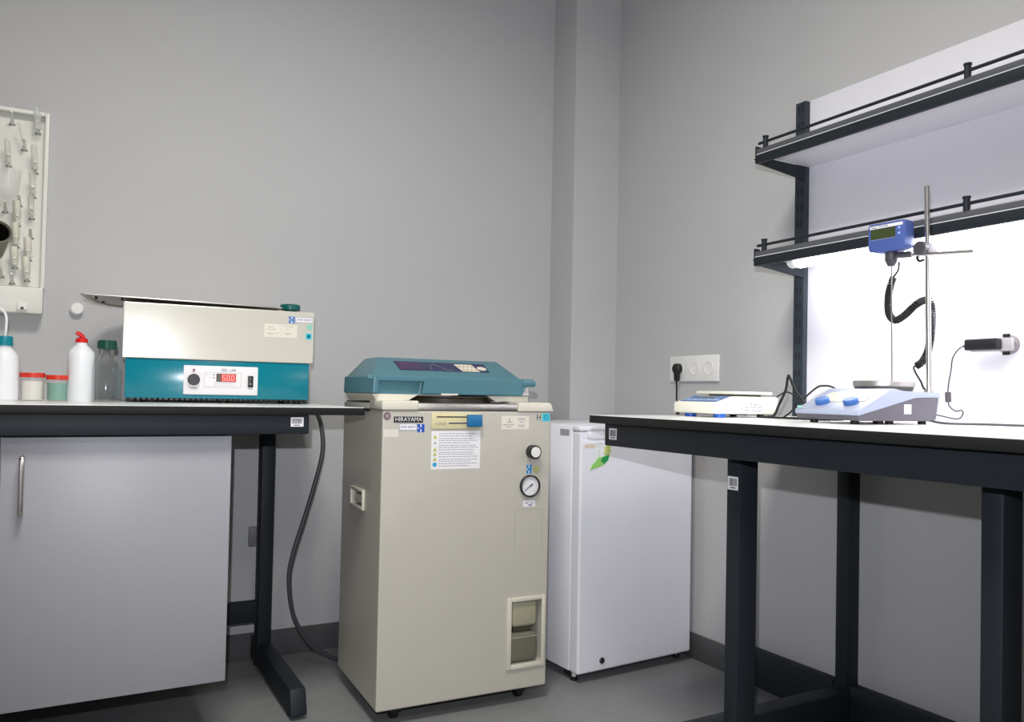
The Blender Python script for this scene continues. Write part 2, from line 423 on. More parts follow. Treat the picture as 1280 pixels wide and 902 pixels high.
# steel lid slid to the left, and green knob
ld = bmesh.new()
lp = [(-.108, .0), (-.098, .10), (-.078, .19), (-.045, .245), (.0, .268), (.40, .268), (.44, .255), (.455, .22), (.455, .0), (.44, -.004), (-.09, -.004)]
zt = lambda x, y=0: 1.2135-.006*(x+.108)/.61-.03*y
def ring(bm, pts, dz): return [bm.verts.new((x, y, zt(x, y)+dz)) for x, y in pts]
cx, cy = .175, .13
inner = [(cx+(x-cx)*.955, cy+(y-cy)*.90) for x, y in lp]; inner2 = [(cx+(x-cx)*.93, cy+(y-cy)*.84) for x, y in lp]
R0 = ring(ld, lp, -.001); R1 = ring(ld, inner, -.001); R2 = ring(ld, inner2, .007); R3 = ring(ld, lp, .003)
n = len(lp)
for a, b in ((R0, R1), (R1, R2), (R3, R0)):
    for i in range(n): ld.faces.new((a[i], a[(i+1) % n], b[(i+1) % n], b[i]))
ld.faces.new(R2); ld.faces.new(R3)
lid = obj('lid', L(ld), m_ssteel, t, label='stainless steel lid slid to the left')
for (x, y) in ((-.07, .06), (-.055, .165), (.0, .05)): obj('lid_stud', L(cyl(bmesh.new(), (x, y, 1.2065), (x, y, 1.2195), .004, 12)), m_blackP, lid)
bm = bmesh.new(); lathe(bm, [(0, 1.1995), (.018, 1.1995), (.018, 1.206), (.031, 1.208), (.032, 1.222), (.029, 1.2255), (0, 1.2265)], .488, .05)
obj('knob', L(bm), m_green, t, label='dark teal cap on the top')
bm = bmesh.new(); box(bm, .548, .575, .16, .2, 1.02-.105, 1.04-.105, bev=.002); obj('drain_tap', L(bm), m_dsteel, t)

# ------------------------------------------------------------------ small things on the left bench
YB = 2.60
# wash bottle
t = thing('wash_bottle', 'white squeeze wash bottle with teal cap and bent spout, far left of the bench', 'bottle', (-.157, YB, DZ))
obj('bottle_body', lathe(bmesh.new(), [(0, .001), (.034, 0), (.037, .004), (.037, .105), (.034, .125), (.022, .142), (.017, .147), (.017, .152), (0, .152)]), m_milk, t)
obj('cap', lathe(bmesh.new(), [(0, .1515), (.0205, .1515), (.0205, .175), (.0185, .178), (0, .178)]), mat('teal_cap', (0, 126, 142), .4), t)
obj('spout', tube(bmesh.new(), spline([(0, 0, .175), (.002, 0, .19), (.003, 0, .225), (-.003, 0, .245), (-.018, -.005, .254), (-.05, -.01, .245)], 8), .0035, 10), m_milk, t)
def cup(x, rad, h, lab, fill, name):
    t = thing(name, lab, 'container', (x, YB+.01, DZ), group='sample cups with red lids')
    obj('cup', lathe(bmesh.new(), [(0, .0), (rad*.9, 0), (rad*.97, h-.014), (rad*.93, h-.014), (rad*.86, .003), (0, .003)]), m_clearp, t)
    obj('contents', lathe(bmesh.new(), [(0, .0035), (rad*.86, .0035), (rad*.915, h*.70), (0, h*.70)]), fill, t)
    obj('lid', lathe(bmesh.new(), [(0, h-.013), (rad*1.02, h-.013), (rad*1.04, h-.002), (rad, h), (0, h)]), m_red, t)
cup(-.088, .0305, .079, 'clear sample cup with red lid and pale contents beside the wash bottle', mat('pale_powder', (222, 218, 212), .7), 'sample_cup')
cup(-.026, .029, .074, 'clear sample cup with red lid and green contents', m_liquid, 'sample_cup')
# bleach style bottle
t = thing('detergent_bottle', 'white plastic detergent bottle with bright red flip cap', 'bottle', (.031, YB+.01, DZ))
obj('bottle_body', lathe(bmesh.new(), [(0, .001), (.033, 0), (.0355, .004), (.0345, .115), (.036, .132), (.034, .143), (.02, .158), (.0155, .162), (.0155, .17), (0, .17)]), m_milk, t)
bm = bmesh.new(); lathe(bm, [(0, .1695), (.0165, .1695), (.0155, .18), (.010, .184), (0, .186)])
obj('cap', bm, m_redb, t)
bm = bmesh.new(); tube(bm, spline([(.004, 0, .183), (-.003, -.001, .192), (-.015, -.002, .198)], 5), .006, 10); obj('nozzle', bm, m_redb, t)
# glass bottle
t = thing('reagent_bottle', 'clear glass reagent bottle with dark green screw cap beside the water bath', 'bottle', (.096, YB-.01, DZ))
obj('glass', lathe(bmesh.new(), [(0, .0), (.034, 0), (.038, .004), (.038, .098), (.036, .110), (.029, .124), (.021, .134), (.0185, .140), (.0185, .158), (.0168, .158), (.0168, .139), (.0195, .133), (.0275, .123), (.0345, .109), (.0364, .097), (.0364, .006), (.033, .003), (0, .003)], n=40), m_glass, t)
obj('cap', lathe(bmesh.new(), [(0, .1525), (.0225, .1525), (.0245, .154), (.0245, .176), (.023, .178), (0, .178)], n=40), mat('dark_green_cap', (8, 70, 56), .4), t)
bm = bmesh.new()
for i in range(24):
    a = 2*PI*i/24; cyl(bm, (.0245*math.cos(a), .0245*math.sin(a), .156), (.0245*math.cos(a), .0245*math.sin(a), .174), .0009, 5)
obj('cap_ribs', bm, MATS['dark_green_cap'], t)
# round fitting on wall
t = thing('wall_button', 'small round white plastic fitting on the back wall above the detergent bottle', 'fitting', (.018, BY, 1.196))
obj('cover', cyl(bmesh.new(), (0, 0, 0), (0, -.02, 0), .0195, 28, bev=.004), m_white, t)

# ------------------------------------------------------------------ drying rack on the wall
RXr = -.073
t = thing('drying_rack', 'white plastic pegboard drying rack mounted on the back wall at the left edge', 'rack', (-.35, BY, 1.25))
def L(bm): bmesh.ops.translate(bm, vec=(.35, -BY, -1.25), verts=bm.verts); return bm
obj('backboard', L(nb(-.40, RXr-.004, BY-.012, BY-.001, 1.255, 1.795)), m_rack, t)
bm = bmesh.new()
box(bm, RXr-.012, RXr, BY-.038, BY-.001, 1.25, 1.80, bev=.002); obj('side_frame', L(bm), m_rack, t)
obj('side_frame', L(nb(-.405, -.393, BY-.038, BY-.001, 1.25, 1.80, bev=.002)), m_rack, t)
obj('top_frame', L(nb(-.392, RXr-.0125, BY-.038, BY-.0125, 1.788, 1.80, bev=.002)), m_rack, t)
dt = obj('drip_tray', L(nb(-.405, RXr-.003, BY-.06, BY-.001, 1.170, 1.2495, bev=.003)), m_rack, t)
obj('drain_clip', L(nb(-.143, -.115, BY-.069, BY-.0601, 1.178, 1.199, bev=.0015)), m_white, t)
obj('drain_hole', L(cyl(bmesh.new(), (-.129, BY-.0692, 1.183), (-.129, BY-.0702, 1.183), .0045, 12)), m_blackP, t)
PEG = [(10.8, 157.4), (46.6, 164), (28.3, 186.5), (44.6, 213), (8, 208.6), (42.9, 243), (41.7, 269.3), (40.8, 293), (39.4, 320), (38, 345.5),
       (23, 279.4), (5.3, 264.5), (24, 255), (22, 305.6), (21, 330.8), (17.7, 350), (2.6, 343)]
def rk(px, py): # rack layout grid measured in photograph units -> metres on the board
    return (-.086+(px-56)*.00193, 1.769-(py-153)*.00256)
pegs0 = None
for i in range(18):
    x, z = -.228-.052*(i % 3), 1.75-.075*(i//3)-.03*(i % 2)
    obj('peg', L(cyl(bmesh.new(), (x, BY-.012, z), (x, BY-.06, z+.022), .0055, 10, r1=.0035)), m_rack, t)
TUBES = {1: ('conical', 27), 3: ('tube', 30), 5: ('tube', 27), 2: ('rod', 28), 8: ('vial', 24), 9: ('vial', 26), 10: ('vial', 26), 14: ('vial', 22), 4: ('tube', 28), 13: ('vial', 26), 6: ('tube', 24)}
bmp = {}
place = {1: 'second peg of the top row', }
for i, (px, py) in enumerate(PEG):
    x, z = rk(px, py)
    bm = bmesh.new(); cyl(bm, (x, BY-.012, z), (x, BY-.06, z+.022), .0055, 10, r1=.0035)
    if i == 0: pegmesh = bm
    obj('peg', L(bm), m_rack, t)
    bm = bmesh.new(); prism(bm, [(x-.010, z-.006), (x+.010, z-.006), (x, z+.012)], BY-.0128, BY-.012, 'y'); obj('peg_shade', L(bm), mat('peg_shade_grey', (120, 120, 116), .7), t, 0)  # shade at each peg base painted as a flat grey triangle
LABT = {1: 'clear conical centrifuge tube, upright point above the rack frame', 3: 'clear test tube on the third peg down at the right edge of the rack',
        5: 'clear test tube directly below another one at the right edge of the rack', 2: 'thin glass rod tilted on the second row of the rack',
        8: 'milky vial low at the right of the rack, above the lowest vial', 9: 'lowest milky vial at the right of the rack',
        10: 'milky vial above the dark mouthed cup in the rack', 14: 'milky vial right beside the dark mouthed cup', 4: 'clear test tube at the upper left edge of the rack',
        13: 'milky vial behind the dark mouthed cup', 6: 'short clear tube at mid height on the right of the rack'}
for i, (kind, hpx) in TUBES.items():
    px, py = PEG[i]; x, z = rk(px, py); h = hpx*.00251
    rr = {'conical': .011, 'tube': .0085, 'rod': .0035, 'vial': .0105}[kind]
    tt = thing('test_tube' if kind in ('tube', 'conical') else ('glass_rod' if kind == 'rod' else 'vial'), LABT[i], 'tube' if kind != 'rod' else 'rod', (x, BY-.043, z+.004), group='glassware drying on the wall rack')
    tt.rotation_euler = (math.radians(14), math.radians(-4 if kind != 'rod' else -14), 0)
    if kind == 'conical': prof = [(rr, 0), (rr, h*.62), (.0015, h), (0, h)]
    elif kind == 'vial': prof = [(rr*.7, 0), (rr*.7, .008), (rr, .014), (rr, h-.006), (rr*.8, h), (0, h)]
    else: prof = [(rr, 0), (rr, h-rr), (rr*.7, h-rr*.3), (0, h)]
    obj('tube_wall', lathe(bmesh.new(), prof, n=20), m_frost if kind != 'vial' else mat('milky_vial', (222, 219, 205), .35), tt)
    obj('rim', lathe(bmesh.new(), [(rr*(.7 if kind == 'vial' else 1), -.0005), (rr+.0015, -.0005), (rr+.0015, .002), (rr*(.7 if kind == 'vial' else 1), .002)], n=20), m_frost, tt)
# beaker hanging upside down
x, z = rk(13, 252)
tt = thing('beaker', 'clear glass beaker upside down on the rack, upper left', 'beaker', (x-.01, BY-.085, z))
tt.rotation_euler = (math.radians(12), math.radians(6), 0)
obj('glass', lathe(bmesh.new(), [(.034, 0), (.031, .004), (.031, .082), (.027, .087), (0, .087), (0, .0855), (.026, .0855), (.0297, .081), (.0297, .004)], n=32), m_clearp, tt)
# dark mouthed cup
x, z = rk(5, 292)
tt = thing('smoked_cup', 'smoky plastic jug with dark open mouth facing the room, hanging on the rack', 'jug', (x-.014, BY-.135, z-.03))
tt.rotation_euler = (math.radians(66), 0, math.radians(10))
obj('cup_wall', lathe(bmesh.new(), [(0, -.085), (.030, -.085), (.034, -.03), (.036, .028), (.039, .03), (.036, .032), (.033, .028), (.031, -.03), (.027, -.08), (0, -.08)], n=36), mat('smoky_grey_plastic', (122, 120, 104), .35), tt)
obj('inside', lathe(bmesh.new(), [(0, -.079), (.0265, -.079), (.0305, -.03), (.0325, .0265), (.0315, .0265), (.0295, -.03), (.0255, -.078), (0, -.078)], n=36), mat('dark_inside', (28, 24, 20), .6), tt)

# ------------------------------------------------------------------ autoclave
t = thing('autoclave', 'tall cream top-loading autoclave with blue-green lid and pressure gauge', 'autoclave', (.782, 2.15, 0), math.radians(-2.3))
bd = obj('cabinet', nb(0, .549, 0, .42, .045, .898, bev=.005, seg=3), m_cream, t, label='cream steel cabinet')
cut(bd, nb(.421, .529, -.01, .13, .121, .316, bev=.008))
cut(bd, nb(-.01, .035, .170, .280, .600, .648))
bm = bmesh.new(); box(bm, .006, .543, .006, .414, .8975, .9215, bev=.002); obj('top_deck', bm, m_dsteel, t)
obj('corner_cover', nb(-.004, .107, -.006, .12, .8985, .9265, bev=.005, seg=3), m_creamP, t)
bm = bmesh.new(); prism(bm, [(.431, .8985), (.556, .8985), (.547, .9225), (.54, .9265), (.431, .9265)], -.006, .12, 'y', bev=.0025); obj('corner_cover', bm, m_creamP, t)
obj('front_trim', nb(.1075, .4305, -.001, .02, .9, .919, bev=.002), m_ssteel, t, label='steel trim strip')
bm = bmesh.new(); box(bm, -.002, .1, .125, .41, .8985, .9165, bev=.004); obj('side_cover', bm, m_creamP, t)
bm = bmesh.new(); box(bm, -.0035, .02, .125, .40, .892, .8983); obj('side_seal', bm, m_rubber, t)
for (x, y) in ((.07, .05), (.48, .05), (.07, .37), (.48, .37)):
    c = obj('caster', cyl(bmesh.new(), (x-.011, y+.01, .0225), (x+.011, y+.01, .0225), .0222, 20, bev=.003), m_rubber, t)
    obj('caster_fork', nb(x-.016, x+.016, y-.014, y+.02, .026, .0455), m_blackP, c)
# neck between deck and lid
bm = bmesh.new(); lathe(bm, [(0, .9216), (.15, .9216), (.15, .934), (.165, .937), (.165, .9405), (0, .9405)], .275, .215, n=48); obj('chamber_rim', bm, mat('dark_gasket', (60, 54, 40), .5), t, label='dark gasket ring under the lid')
for (a, b) in ((.0, .10), (.385, .5)):
    bm = prism(bmesh.new(), [(a, .924 if a < .1 else .9275), (b, .9275), (b+(.03 if a < .1 else 0), .9445), (a-.012 if a < .1 else a-.03, .9445)], .065, .36, 'y')
    obj('lid_underside', bm, m_creamP, t, label='cream underside moulding')
# lid
lid = bmesh.new()
# skirt with scoop and rounded corners
base = [(-.016, .05), (.470, .05), (.486, .075), (.486, .37), (-.016, .37)]
topr = [(-.014, .048), (.478, .048), (.49, .075), (.49, .372), (-.014, .372)]
def skirt(bm, z0, z1, a, b):
    lo = [bm.verts.new((x, y, z0)) for x, y in a]; hi = [bm.verts.new((x, y, z1)) for x, y in b]
    n = len(a); bm.faces.new(lo[::-1]); bm.faces.new(hi)
    for i in range(n): bm.faces.new((lo[i], lo[(i+1) % n], hi[(i+1) % n], hi[i]))
    return lo, hi
skirt(lid, .9445, .9985, base, topr)
bmesh.ops.bevel(lid, geom=list(lid.edges), offset=.005, segments=3, profile=.5, affect='EDGES')
lo_ = obj('lid', lid, m_tealP, t, label='blue-green plastic lid')
cut(lo_, prism(bmesh.new(), [(-.0, .93), (.132, .93), (.142, .984), (-.0, .984)], .03, .068, 'y', bev=.004))
bm = bmesh.new(); prism(bm, [(-.03, .053), (.155, .053), (.155, .06), (.15, .066), (-.03, .066)], .986, .9995, 'z', bev=.003)
hood = bmesh.new()
hb = [(-.012, .058), (.474, .058), (.482, .09), (.482, .36), (-.012, .36)]
ht = [(.043, .205), (.452, .205), (.456, .215), (.456, .335), (.043, .335)]
skirt(hood, .996, 1.058, hb, ht)
bmesh.ops.bevel(hood, geom=[e for e in hood.edges], offset=.006, segments=3, profile=.5, affect='EDGES')
obj('lid_hood', hood, m_tealP, lo_)
obj('brow', bm, m_tealP, lo_)
bm = bmesh.new(); prism(bm, [(.44, .975), (.517, .975), (.522, .98), (.522, .99), (.512, .9985), (.44, 1.0)], .05, .2, 'y', bev=.004)
obj('grip', bm, m_tealP, lo_, label='side grip of the lid')
bm = bmesh.new(); prism(bm, [(.455, .975), (.488, .975), (.497, .945), (.458, .9445)], .052, .12, 'y', bev=.003); obj('grip_bracket', bm, m_tealP, lo_)
bm = bmesh.new(); prism(bm, [(.470, .947), (.4955, .947), (.488, .972), (.481, .963)], .0495, .0515, 'y'); obj('hinge_plate', bm, m_chrome, lo_, label='shiny metal plate')
obj('model_badge', nb(.195, .25, .046, .0485, .944, .949), m_cl, lo_, 0)
# control film on slanted front of the hood
sl = math.atan2(.062, .147)
Hm = Matrix.Translation((0, .058, .996)) @ Matrix.Rotation(sl, 4, 'X')      # local x, s (up the slope), n
def on_slope(bm, x_pts, s0, s1, nn=.0008, off=0):
    vs0 = len(bm.verts)
    b = bmesh.new()
    (xa0, xa1), (xb0, xb1) = x_pts
    lo = [(xa0, s0), (xa1, s0), (xb1, s1), (xb0, s1)]
    v0 = [b.verts.new((x, s, off)) for x, s in lo]; v1 = [b.verts.new((x, s, off+nn)) for x, s in lo]
    b.faces.new(v0[::-1]); b.faces.new(v1)
    for i in range(4): b.faces.new((v0[i], v0[(i+1) % 4], v1[(i+1) % 4], v1[i]))
    bmesh.ops.transform(b, matrix=Hm, verts=b.verts)
    me = bpy.data.meshes.new('x'); b.to_mesh(me); b.free(); bm.from_mesh(me); bpy.data.meshes.remove(me); return bm
cf = obj('control_film', on_slope(bmesh.new(), ((.085, .385), (.085, .392)), .055, .128), m_purple, lo_, 0, label='dark blue control panel film')
obj('display_window', on_slope(bmesh.new(), ((.09, .16), (.088, .162)), .058, .124, .0005, .0008), m_purple2, cf, 0)
bm = bmesh.new(); on_slope(bm, ((.292, .352), (.282, .344)), .058, .118, .0004, .0008); obj('key_field', bm, m_cl, cf, 0)
bm = bmesh.new()
for i in range(4):
    for j in range(2):
        x = .296+i*.0145-j*.005; s_ = .066+j*.026
        on_slope(bm, ((x, x+.008), (x-.001, x+.007)), s_, s_+.012, .0006, .0012)
obj('keys', bm, mat('orange_grey_key', (196, 170, 140), .5), cf, 0)
bm = bmesh.new(); lathe(bm, [(0, .0008), (.0155, .0008), (.0155, .0016), (0, .0016)], .368, .086, n=24); bmesh.ops.transform(bm, matrix=Hm, verts=bm.verts)
obj('round_key', bm, m_cl, cf)
bm = bmesh.new(); tube(bm, [Hm @ Vector(p) for p in spline([(.19, .058, .0012), (.195, .09, .0012), (.21, .11, .0012), (.225, .09, .0012), (.238, .068, .0012), (.262, .062, .0012)], 5)], .0008, 5); obj('cycle_graph', bm, m_grayink, cf)
# front details
obj('emblem', cyl(bmesh.new(), (.013, 0, .882), (.013, -.002, .882), .011, 24, bev=.0006), m_copper, t, label='round metal emblem')
obj('emblem_disc', cyl(bmesh.new(), (.013, -.0019, .882), (.013, -.0026, .882), .0065, 20), mat('emblem_centre', (170, 148, 160), .4, .3), t)
nb_ = obj('name_plate', plate_y(bmesh.new(), .033, .1215, .8635, .8805, 0, .0012), m_blackP, t, 0, label='black name plate reading HIRAYAMA')
text('HIRAYAMA', .0165, m_label, nb_, (.0772, -.0014, .872), width=.08)
s = obj('sticker', plate_y(bmesh.new(), .050, .103, .841, .860, 0), m_label, t, 0, label='white inventory sticker reading AVR 20270')
bm = bmesh.new()
for (a, b, c, d) in ((.05, .103, .8592, .86), (.05, .103, .841, .8418), (.05, .0508, .841, .86), (.1022, .103, .841, .86)): plate_y(bm, a, b, c, d, -.0006, .0003)
obj('border', bm, MATS['navy_ink'], s, 0)
text('AVR 20270', .009, MATS['navy_ink'], s, (.0765, -.0008, .8505), width=.044)
hbadge(t, .1045, .1265, .8355, .859, 0, m_blue)
obj('tape', plate_y(bmesh.new(), .003, .048, .822, .844, 0, .0003), mat('old_tape', (214, 210, 198), .5), t, 0, label='strip of pale tape')
lk = obj('lock_plate', nb(.147, .306, -.004, .001, .8445, .8925, bev=.002), mat('yellowed_plastic', (212, 203, 160), .4), t, label='yellowed lock slider plate')
bm = bmesh.new(); plate_y(bm, .163, .26, .8785, .882, -.004, .0006); obj('slot', bm, m_ink, lk, 0)
bm = bmesh.new(); plate_y(bm, .201, .26, .860, .8635, -.004, .0006); obj('slot', bm, mat('navy_slot', (24, 34, 92), .4), lk, 0)
text('LOCK', .011, m_grayink, lk, (.177, -.0044, .860), width=.034)
obj('slider', nb(.257, .304, -.02, -.0042, .8515, .888, bev=.003), m_latch, lk, label='blue slider handle')
sh = obj('instruction_sheet', plate_y(bmesh.new(), .149, .306, .7265, .8385, 0, .0006), m_label, t, 0, label='white instruction sheet with yellow warning signs')
bm = bmesh.new(); rnd = random.Random(3)
for i in range(15):
    z = .832-.0068*i
    if i in (2, 5, 8, 11): z -= .001
    x = .172
    end = .300-rnd.random()*.03
    while x < end:
        ww = rnd.uniform(.004, .012); plate_y(bm, x, min(x+ww, end), z-.0018, z, -.0006, .0002); x += ww+.002
obj('printed_lines', bm, m_grayink, sh, 0)
bm = bmesh.new()
for z in (.822, .786, .772, .757): prism(bm, [(.154, z-.006), (.167, z-.006), (.1605, z+.006)], -.0009, -.0006, 'y')
obj('warning_triangles', bm, m_yel, sh, 0)
bm = bmesh.new()
for z in (.822, .786, .772, .757): plate_y(bm, .1598, .1612, z-.0045, z+.002, -.0009, .0002)
prism(bm, [(.155, .800), (.166, .800), (.1605, .810)], -.0009, -.0006, 'y')
obj('warning_marks', bm, MATS['faint_ink'], sh, 0)
bm = bmesh.new(); cyl(bm, (.1605, -.0006, .7405), (.1605, -.001, .7405), .0068, 18); obj('round_sign', bm, m_bluel, sh)
s = obj('sticker', plate_y(bmesh.new(), .376, .471, .8435, .8845, 0, .0004), m_cl, t, 0, label='cream paper sticker with two columns of print')
bm = bmesh.new()
for (a, b, c) in ((.392, .414, .8635), (.380, .42, .856), (.39, .41, .850), (.432, .458, .876), (.434, .456, .871), (.439, .452, .864), (.432, .456, .855), (.434, .454, .850)): plate_y(bm, a, b, c, c+.002, -.0004, .0003)
plate_y(bm, .4015, .4045, .8655, .877, -.0004, .0003)
obj('print', bm, mat('label_ink', (150, 148, 152), .6), s, 0)
text('H', .026, mat('green_black_ink', (30, 60, 74), .5), t, (.5055, -.0003, .8795), width=.014, name='sticker_letter')
s = obj('sticker', plate_y(bmesh.new(), .518, .545, .868, .893, 0), m_cyan, t, 0, label='cyan square sticker with round mark')
bm = bmesh.new(); lathe(bm, [(.0055, 0), (.0075, 0), (.0075, .0005), (.0055, .0005)], n=20, mtx=Matrix.Translation((.531, -.0006, .8805)) @ RX); obj('emblem', bm, mat('cyan_dark', (20, 120, 150), .4), s)
# valve knob, stickers, gauge
k = obj('valve_knob', cyl(bmesh.new(), (.482, 0, .774), (.482, -.028, .774), .021, 32, bev=.002), m_blackP, t, label='black knob with white face')
obj('knob_face', cyl(bmesh.new(), (.482, -.0278, .774), (.482, -.0295, .774), .0165, 28, bev=.0008), m_white, k)
bm = bmesh.new()
for (a, b, c, d) in ((.452, .512, .7995, .8005), (.452, .453, .745, .8005), (.511, .512, .745, .8005)): plate_y(bm, a, b, c, d, 0, .0004)
obj('panel_outline', bm, mat('cream_line', (190, 186, 172), .5), t, 0)
hbadge(t, .4655, .4835, .706, .7335, 0, mat('mid_blue_sticker', (40, 130, 190), .4))
s = obj('sticker', plate_y(bmesh.new(), .4905, .5095, .711, .731, 0, .0004), mat('yellow_green_sticker', (196, 196, 140), .5), t, 0, label='faded yellow-green sticker')
bm = bmesh.new()
for x in (.4925, .4985, .5045): plate_y(bm, x, x+.0012, .704, .727, -.0004, .0003)
obj('print', bm, mat('olive_ink', (140, 142, 70), .5), s, 0)
g = obj('gauge_bezel', lathe(bmesh.new(), [(0, 0), (.034, 0), (.034, .010), (.0315, .012), (.0295, .010), (.0295, .004), (0, .004)], n=48, mtx=Matrix.Translation((.4765, 0, .668)) @ RX), m_blackP, t, label='black pressure gauge bezel')
obj('gauge_face', lathe(bmesh.new(), [(0, .0041), (.0293, .0041), (.0293, .005), (0, .005)], n=40, mtx=Matrix.Translation((.4765, 0, .668)) @ RX), m_label, g)
bm = bmesh.new()
for i in range(21):
    a = math.radians(225-270*i/20); l = .006 if i % 5 == 0 else .0035
    p0 = Vector((.4765+.026*math.cos(a), -.0052, .668+.026*math.sin(a))); p1 = Vector((.4765+(.026-l)*math.cos(a), -.0052, .668+(.026-l)*math.sin(a)))
    cyl(bm, p0, p1, .0004, 4)
obj('gauge_scale', bm, m_ink, g)
bm = bmesh.new(); dv = Vector((.81, 0, .58)); c0 = Vector((.4765, -.0066, .668))
cyl(bm, c0-dv*.024, c0+dv*.002, .0006, 6, r1=.0012); cyl(bm, c0, c0+dv*.011, .0018, 6); obj('gauge_needle', bm, m_ink, g)
s = obj('sticker', plate_y(bmesh.new(), .456, .4985, .603, .6235, 0, .0005), m_label, t, 0, label='small white sticker under the gauge')
bm = bmesh.new()
for (a, b, c) in ((.463, .472, .614), (.474, .484, .609), (.486, .49, .613), (.476, .488, .606)): plate_y(bm, a, b, c, c+.0018, -.0005, .0003)
obj('print', bm, MATS['navy_ink'], s, 0)
bm = bmesh.new()
for (a, b, c, d) in ((.428, .526, .5945, .5957), (.428, .4292, .47, .5957), (.5248, .526, .47, .5957)): plate_y(bm, a, b, c, d, 0, .0004)
obj('access_panel', bm, mat('panel_seam', (170, 166, 152), .5), t, 0, label='outline of a flat access panel')
# reservoir window
bm = bmesh.new()
for (a, b, c, d) in ((.408, .422, .109, .327), (.5275, .5395, .109, .327), (.4221, .5274, .109, .1225), (.4221, .5274, .3145, .327)): box(bm, a, b, -.006, .001, c, d, bev=.0015)
wf = obj('window_frame', bm, m_creamP, t, label='cream frame of the tank window')
obj('window_recess', nb(.4225, .5275, .126, .1285, .1225, .3145), mat('recess_grey', (112, 110, 94), .5), wf)
tk = bmesh.new(); box(tk, .430, .517, .004, .11, .232, .3135, bev=.012, seg=4)
obj('water_tank', tk, mat('tank_plastic', (165, 162, 138), .35), wf, label='beige drain tank')
bm = bmesh.new(); box(bm, .442, .505, .02, .1, .214, .2319, bev=.006)
obj('tank_neck', bm, mat('dark_tank', (82, 80, 66), .4), wf)
bm = bmesh.new(); box(bm, .4225, .5225, .006, .118, .123, .2139, bev=.016, seg=4)
obj('bottle', bm, mat('smoky_bottle', (112, 112, 96), .22), wf, label='smoky bottle behind the window')
bm = bmesh.new(); box(bm, .424, .521, .0048, .0062, .199, .2025, bev=.0005); obj('water_line', bm, mat('light_line', (160, 160, 150), .3), wf)
# side grip
bm = bmesh.new()
for (a, b, c, d) in ((.158, .166, .592, .654), (.284, .292, .592, .654), (.1661, .2839, .645, .654), (.1661, .2839, .592, .601)): box(bm, -.008, .001, a, b, c, d, bev=.0015)
sg = obj('side_handle', bm, m_creamP, t, label='recessed side handle')
obj('handle_recess', nb(.026, .03, .171, .279, .601, .647), mat('recess_dark', (96, 92, 78), .5), sg)
obj('handle_flap', nb(.004, .02, .168, .282, .606, .632, bev=.003), m_creamP, sg)

# ------------------------------------------------------------------ mini fridge
t = thing('mini_fridge', 'small white refrigerator with green leaf magnet, standing in the corner', 'fridge', (1.484, 2.18, 0), math.radians(3.0), ry=math.radians(-.3))
obj('body', nb(0, .512, .048, .53, .034, .85, bev=.004), m_fridge, t)
dr = obj('door', nb(.001, .511, .0, .0475, .032, .832, bev=.007, seg=3), m_fridge, t)
bm = bmesh.new(); box(bm, .0, .512, .002, .0475, .8335, .849, bev=.004); obj('top_trim', bm, m_fridge, t)
cut(dr, prism(bmesh.new(), [(-.006, .838), (-.006, .812), (.01, .801), (.04, .797), (.19, .797), (.21, .802), (.22, .812), (.22, .838)], -.01, .006, 'y'))
obj('handle_recess', nb(.004, .508, .0065, .012, .79, .83), m_fridge_d, dr)
bm = bmesh.new(); prism(bm, [(.03, .833), (.033, .812), (.06, .806), (.2, .806), (.22, .833)], .001, .0062, 'y', bev=.0015); obj('handle_lip', bm, m_fridge, dr)
obj('door_gasket', nb(.006, .506, .0474, .0482, .04, .84), m_grayP, t, 0)
obj('lock', cyl(bmesh.new(), (.102, .001, .066), (.102, -.004, .066), .0105, 20, bev=.001), mat('lock_metal', (90, 90, 98), .35, .8), dr)
obj('keyhole', nb(.1012, .1028, -.0045, -.0038, .061, .071), m_ink, dr, 0)
for x in (.024, .488):
    ft = obj('foot', cyl(bmesh.new(), (x, .05, .012), (x, .05, .034), .008, 14), m_white, t)
    obj('foot_pad', cyl(bmesh.new(), (x, .05, 0), (x, .05, .0125), .012, 14), m_rubber, ft)
for x in (.04, .47): obj('rear_foot', nb(x-.02, x+.02, .47, .51, 0, .034, bev=.003), m_blackP, t)
bm = bmesh.new(); box(bm, .012, .04, .055, .09, .014, .0338); obj('hinge_bracket', bm, m_blackP, t)
obj('badge', plate_y(bmesh.new(), .018, .062, .778, .790, 0, .0008), m_beige, dr, 0, label='beige sticker')
mg = obj('leaf_magnet', prism(bmesh.new(), [(.05, .722), (.062, .73), (.075, .745), (.1, .748), (.118, .752), (.118, .735), (.1, .72), (.075, .712), (.052, .708), (.04, .701)], -.0015, 0, 'y'), m_lime, dr, 0, label='green leaf shaped magnet')
bm = bmesh.new(); prism(bm, [(.085, .733), (.1, .724), (.115, .735), (.122, .752), (.105, .75), (.092, .745)], -.0025, -.0015, 'y'); obj('leaf', bm, m_grn, mg, 0)
bm = bmesh.new(); prism(bm, [(.098, .752), (.122, .752), (.128, .765), (.127, .788), (.1, .782)], -.0015, 0, 'y'); obj('leaf', bm, m_olv, mg, 0)
bm = bmesh.new()
for (a, b, c, d) in ((.068, .095, .790, .7915), (.078, .0795, .748, .77), (.068, .09, .781, .7822)): plate_y(bm, a, b, c, d, 0, .0008)
obj('grass_blade', bm, mat('faded_green', (170, 196, 120), .5), mg, 0)
bm = bmesh.new(); plate_x(bm, .062, .115, .815, .8365, 0, .0004); sl_ = obj('side_label', bm, mat('side_sticker', (170, 170, 178), .5), t, 0, label='small printed sticker on the side')
bm = bmesh.new()
for z in (.8165, .8235, .830, .8345): plate_x(bm, .064, .113, z, z+.0015, -.0004, .0003)
obj('print', bm, MATS['label_ink'], sl_, 0)

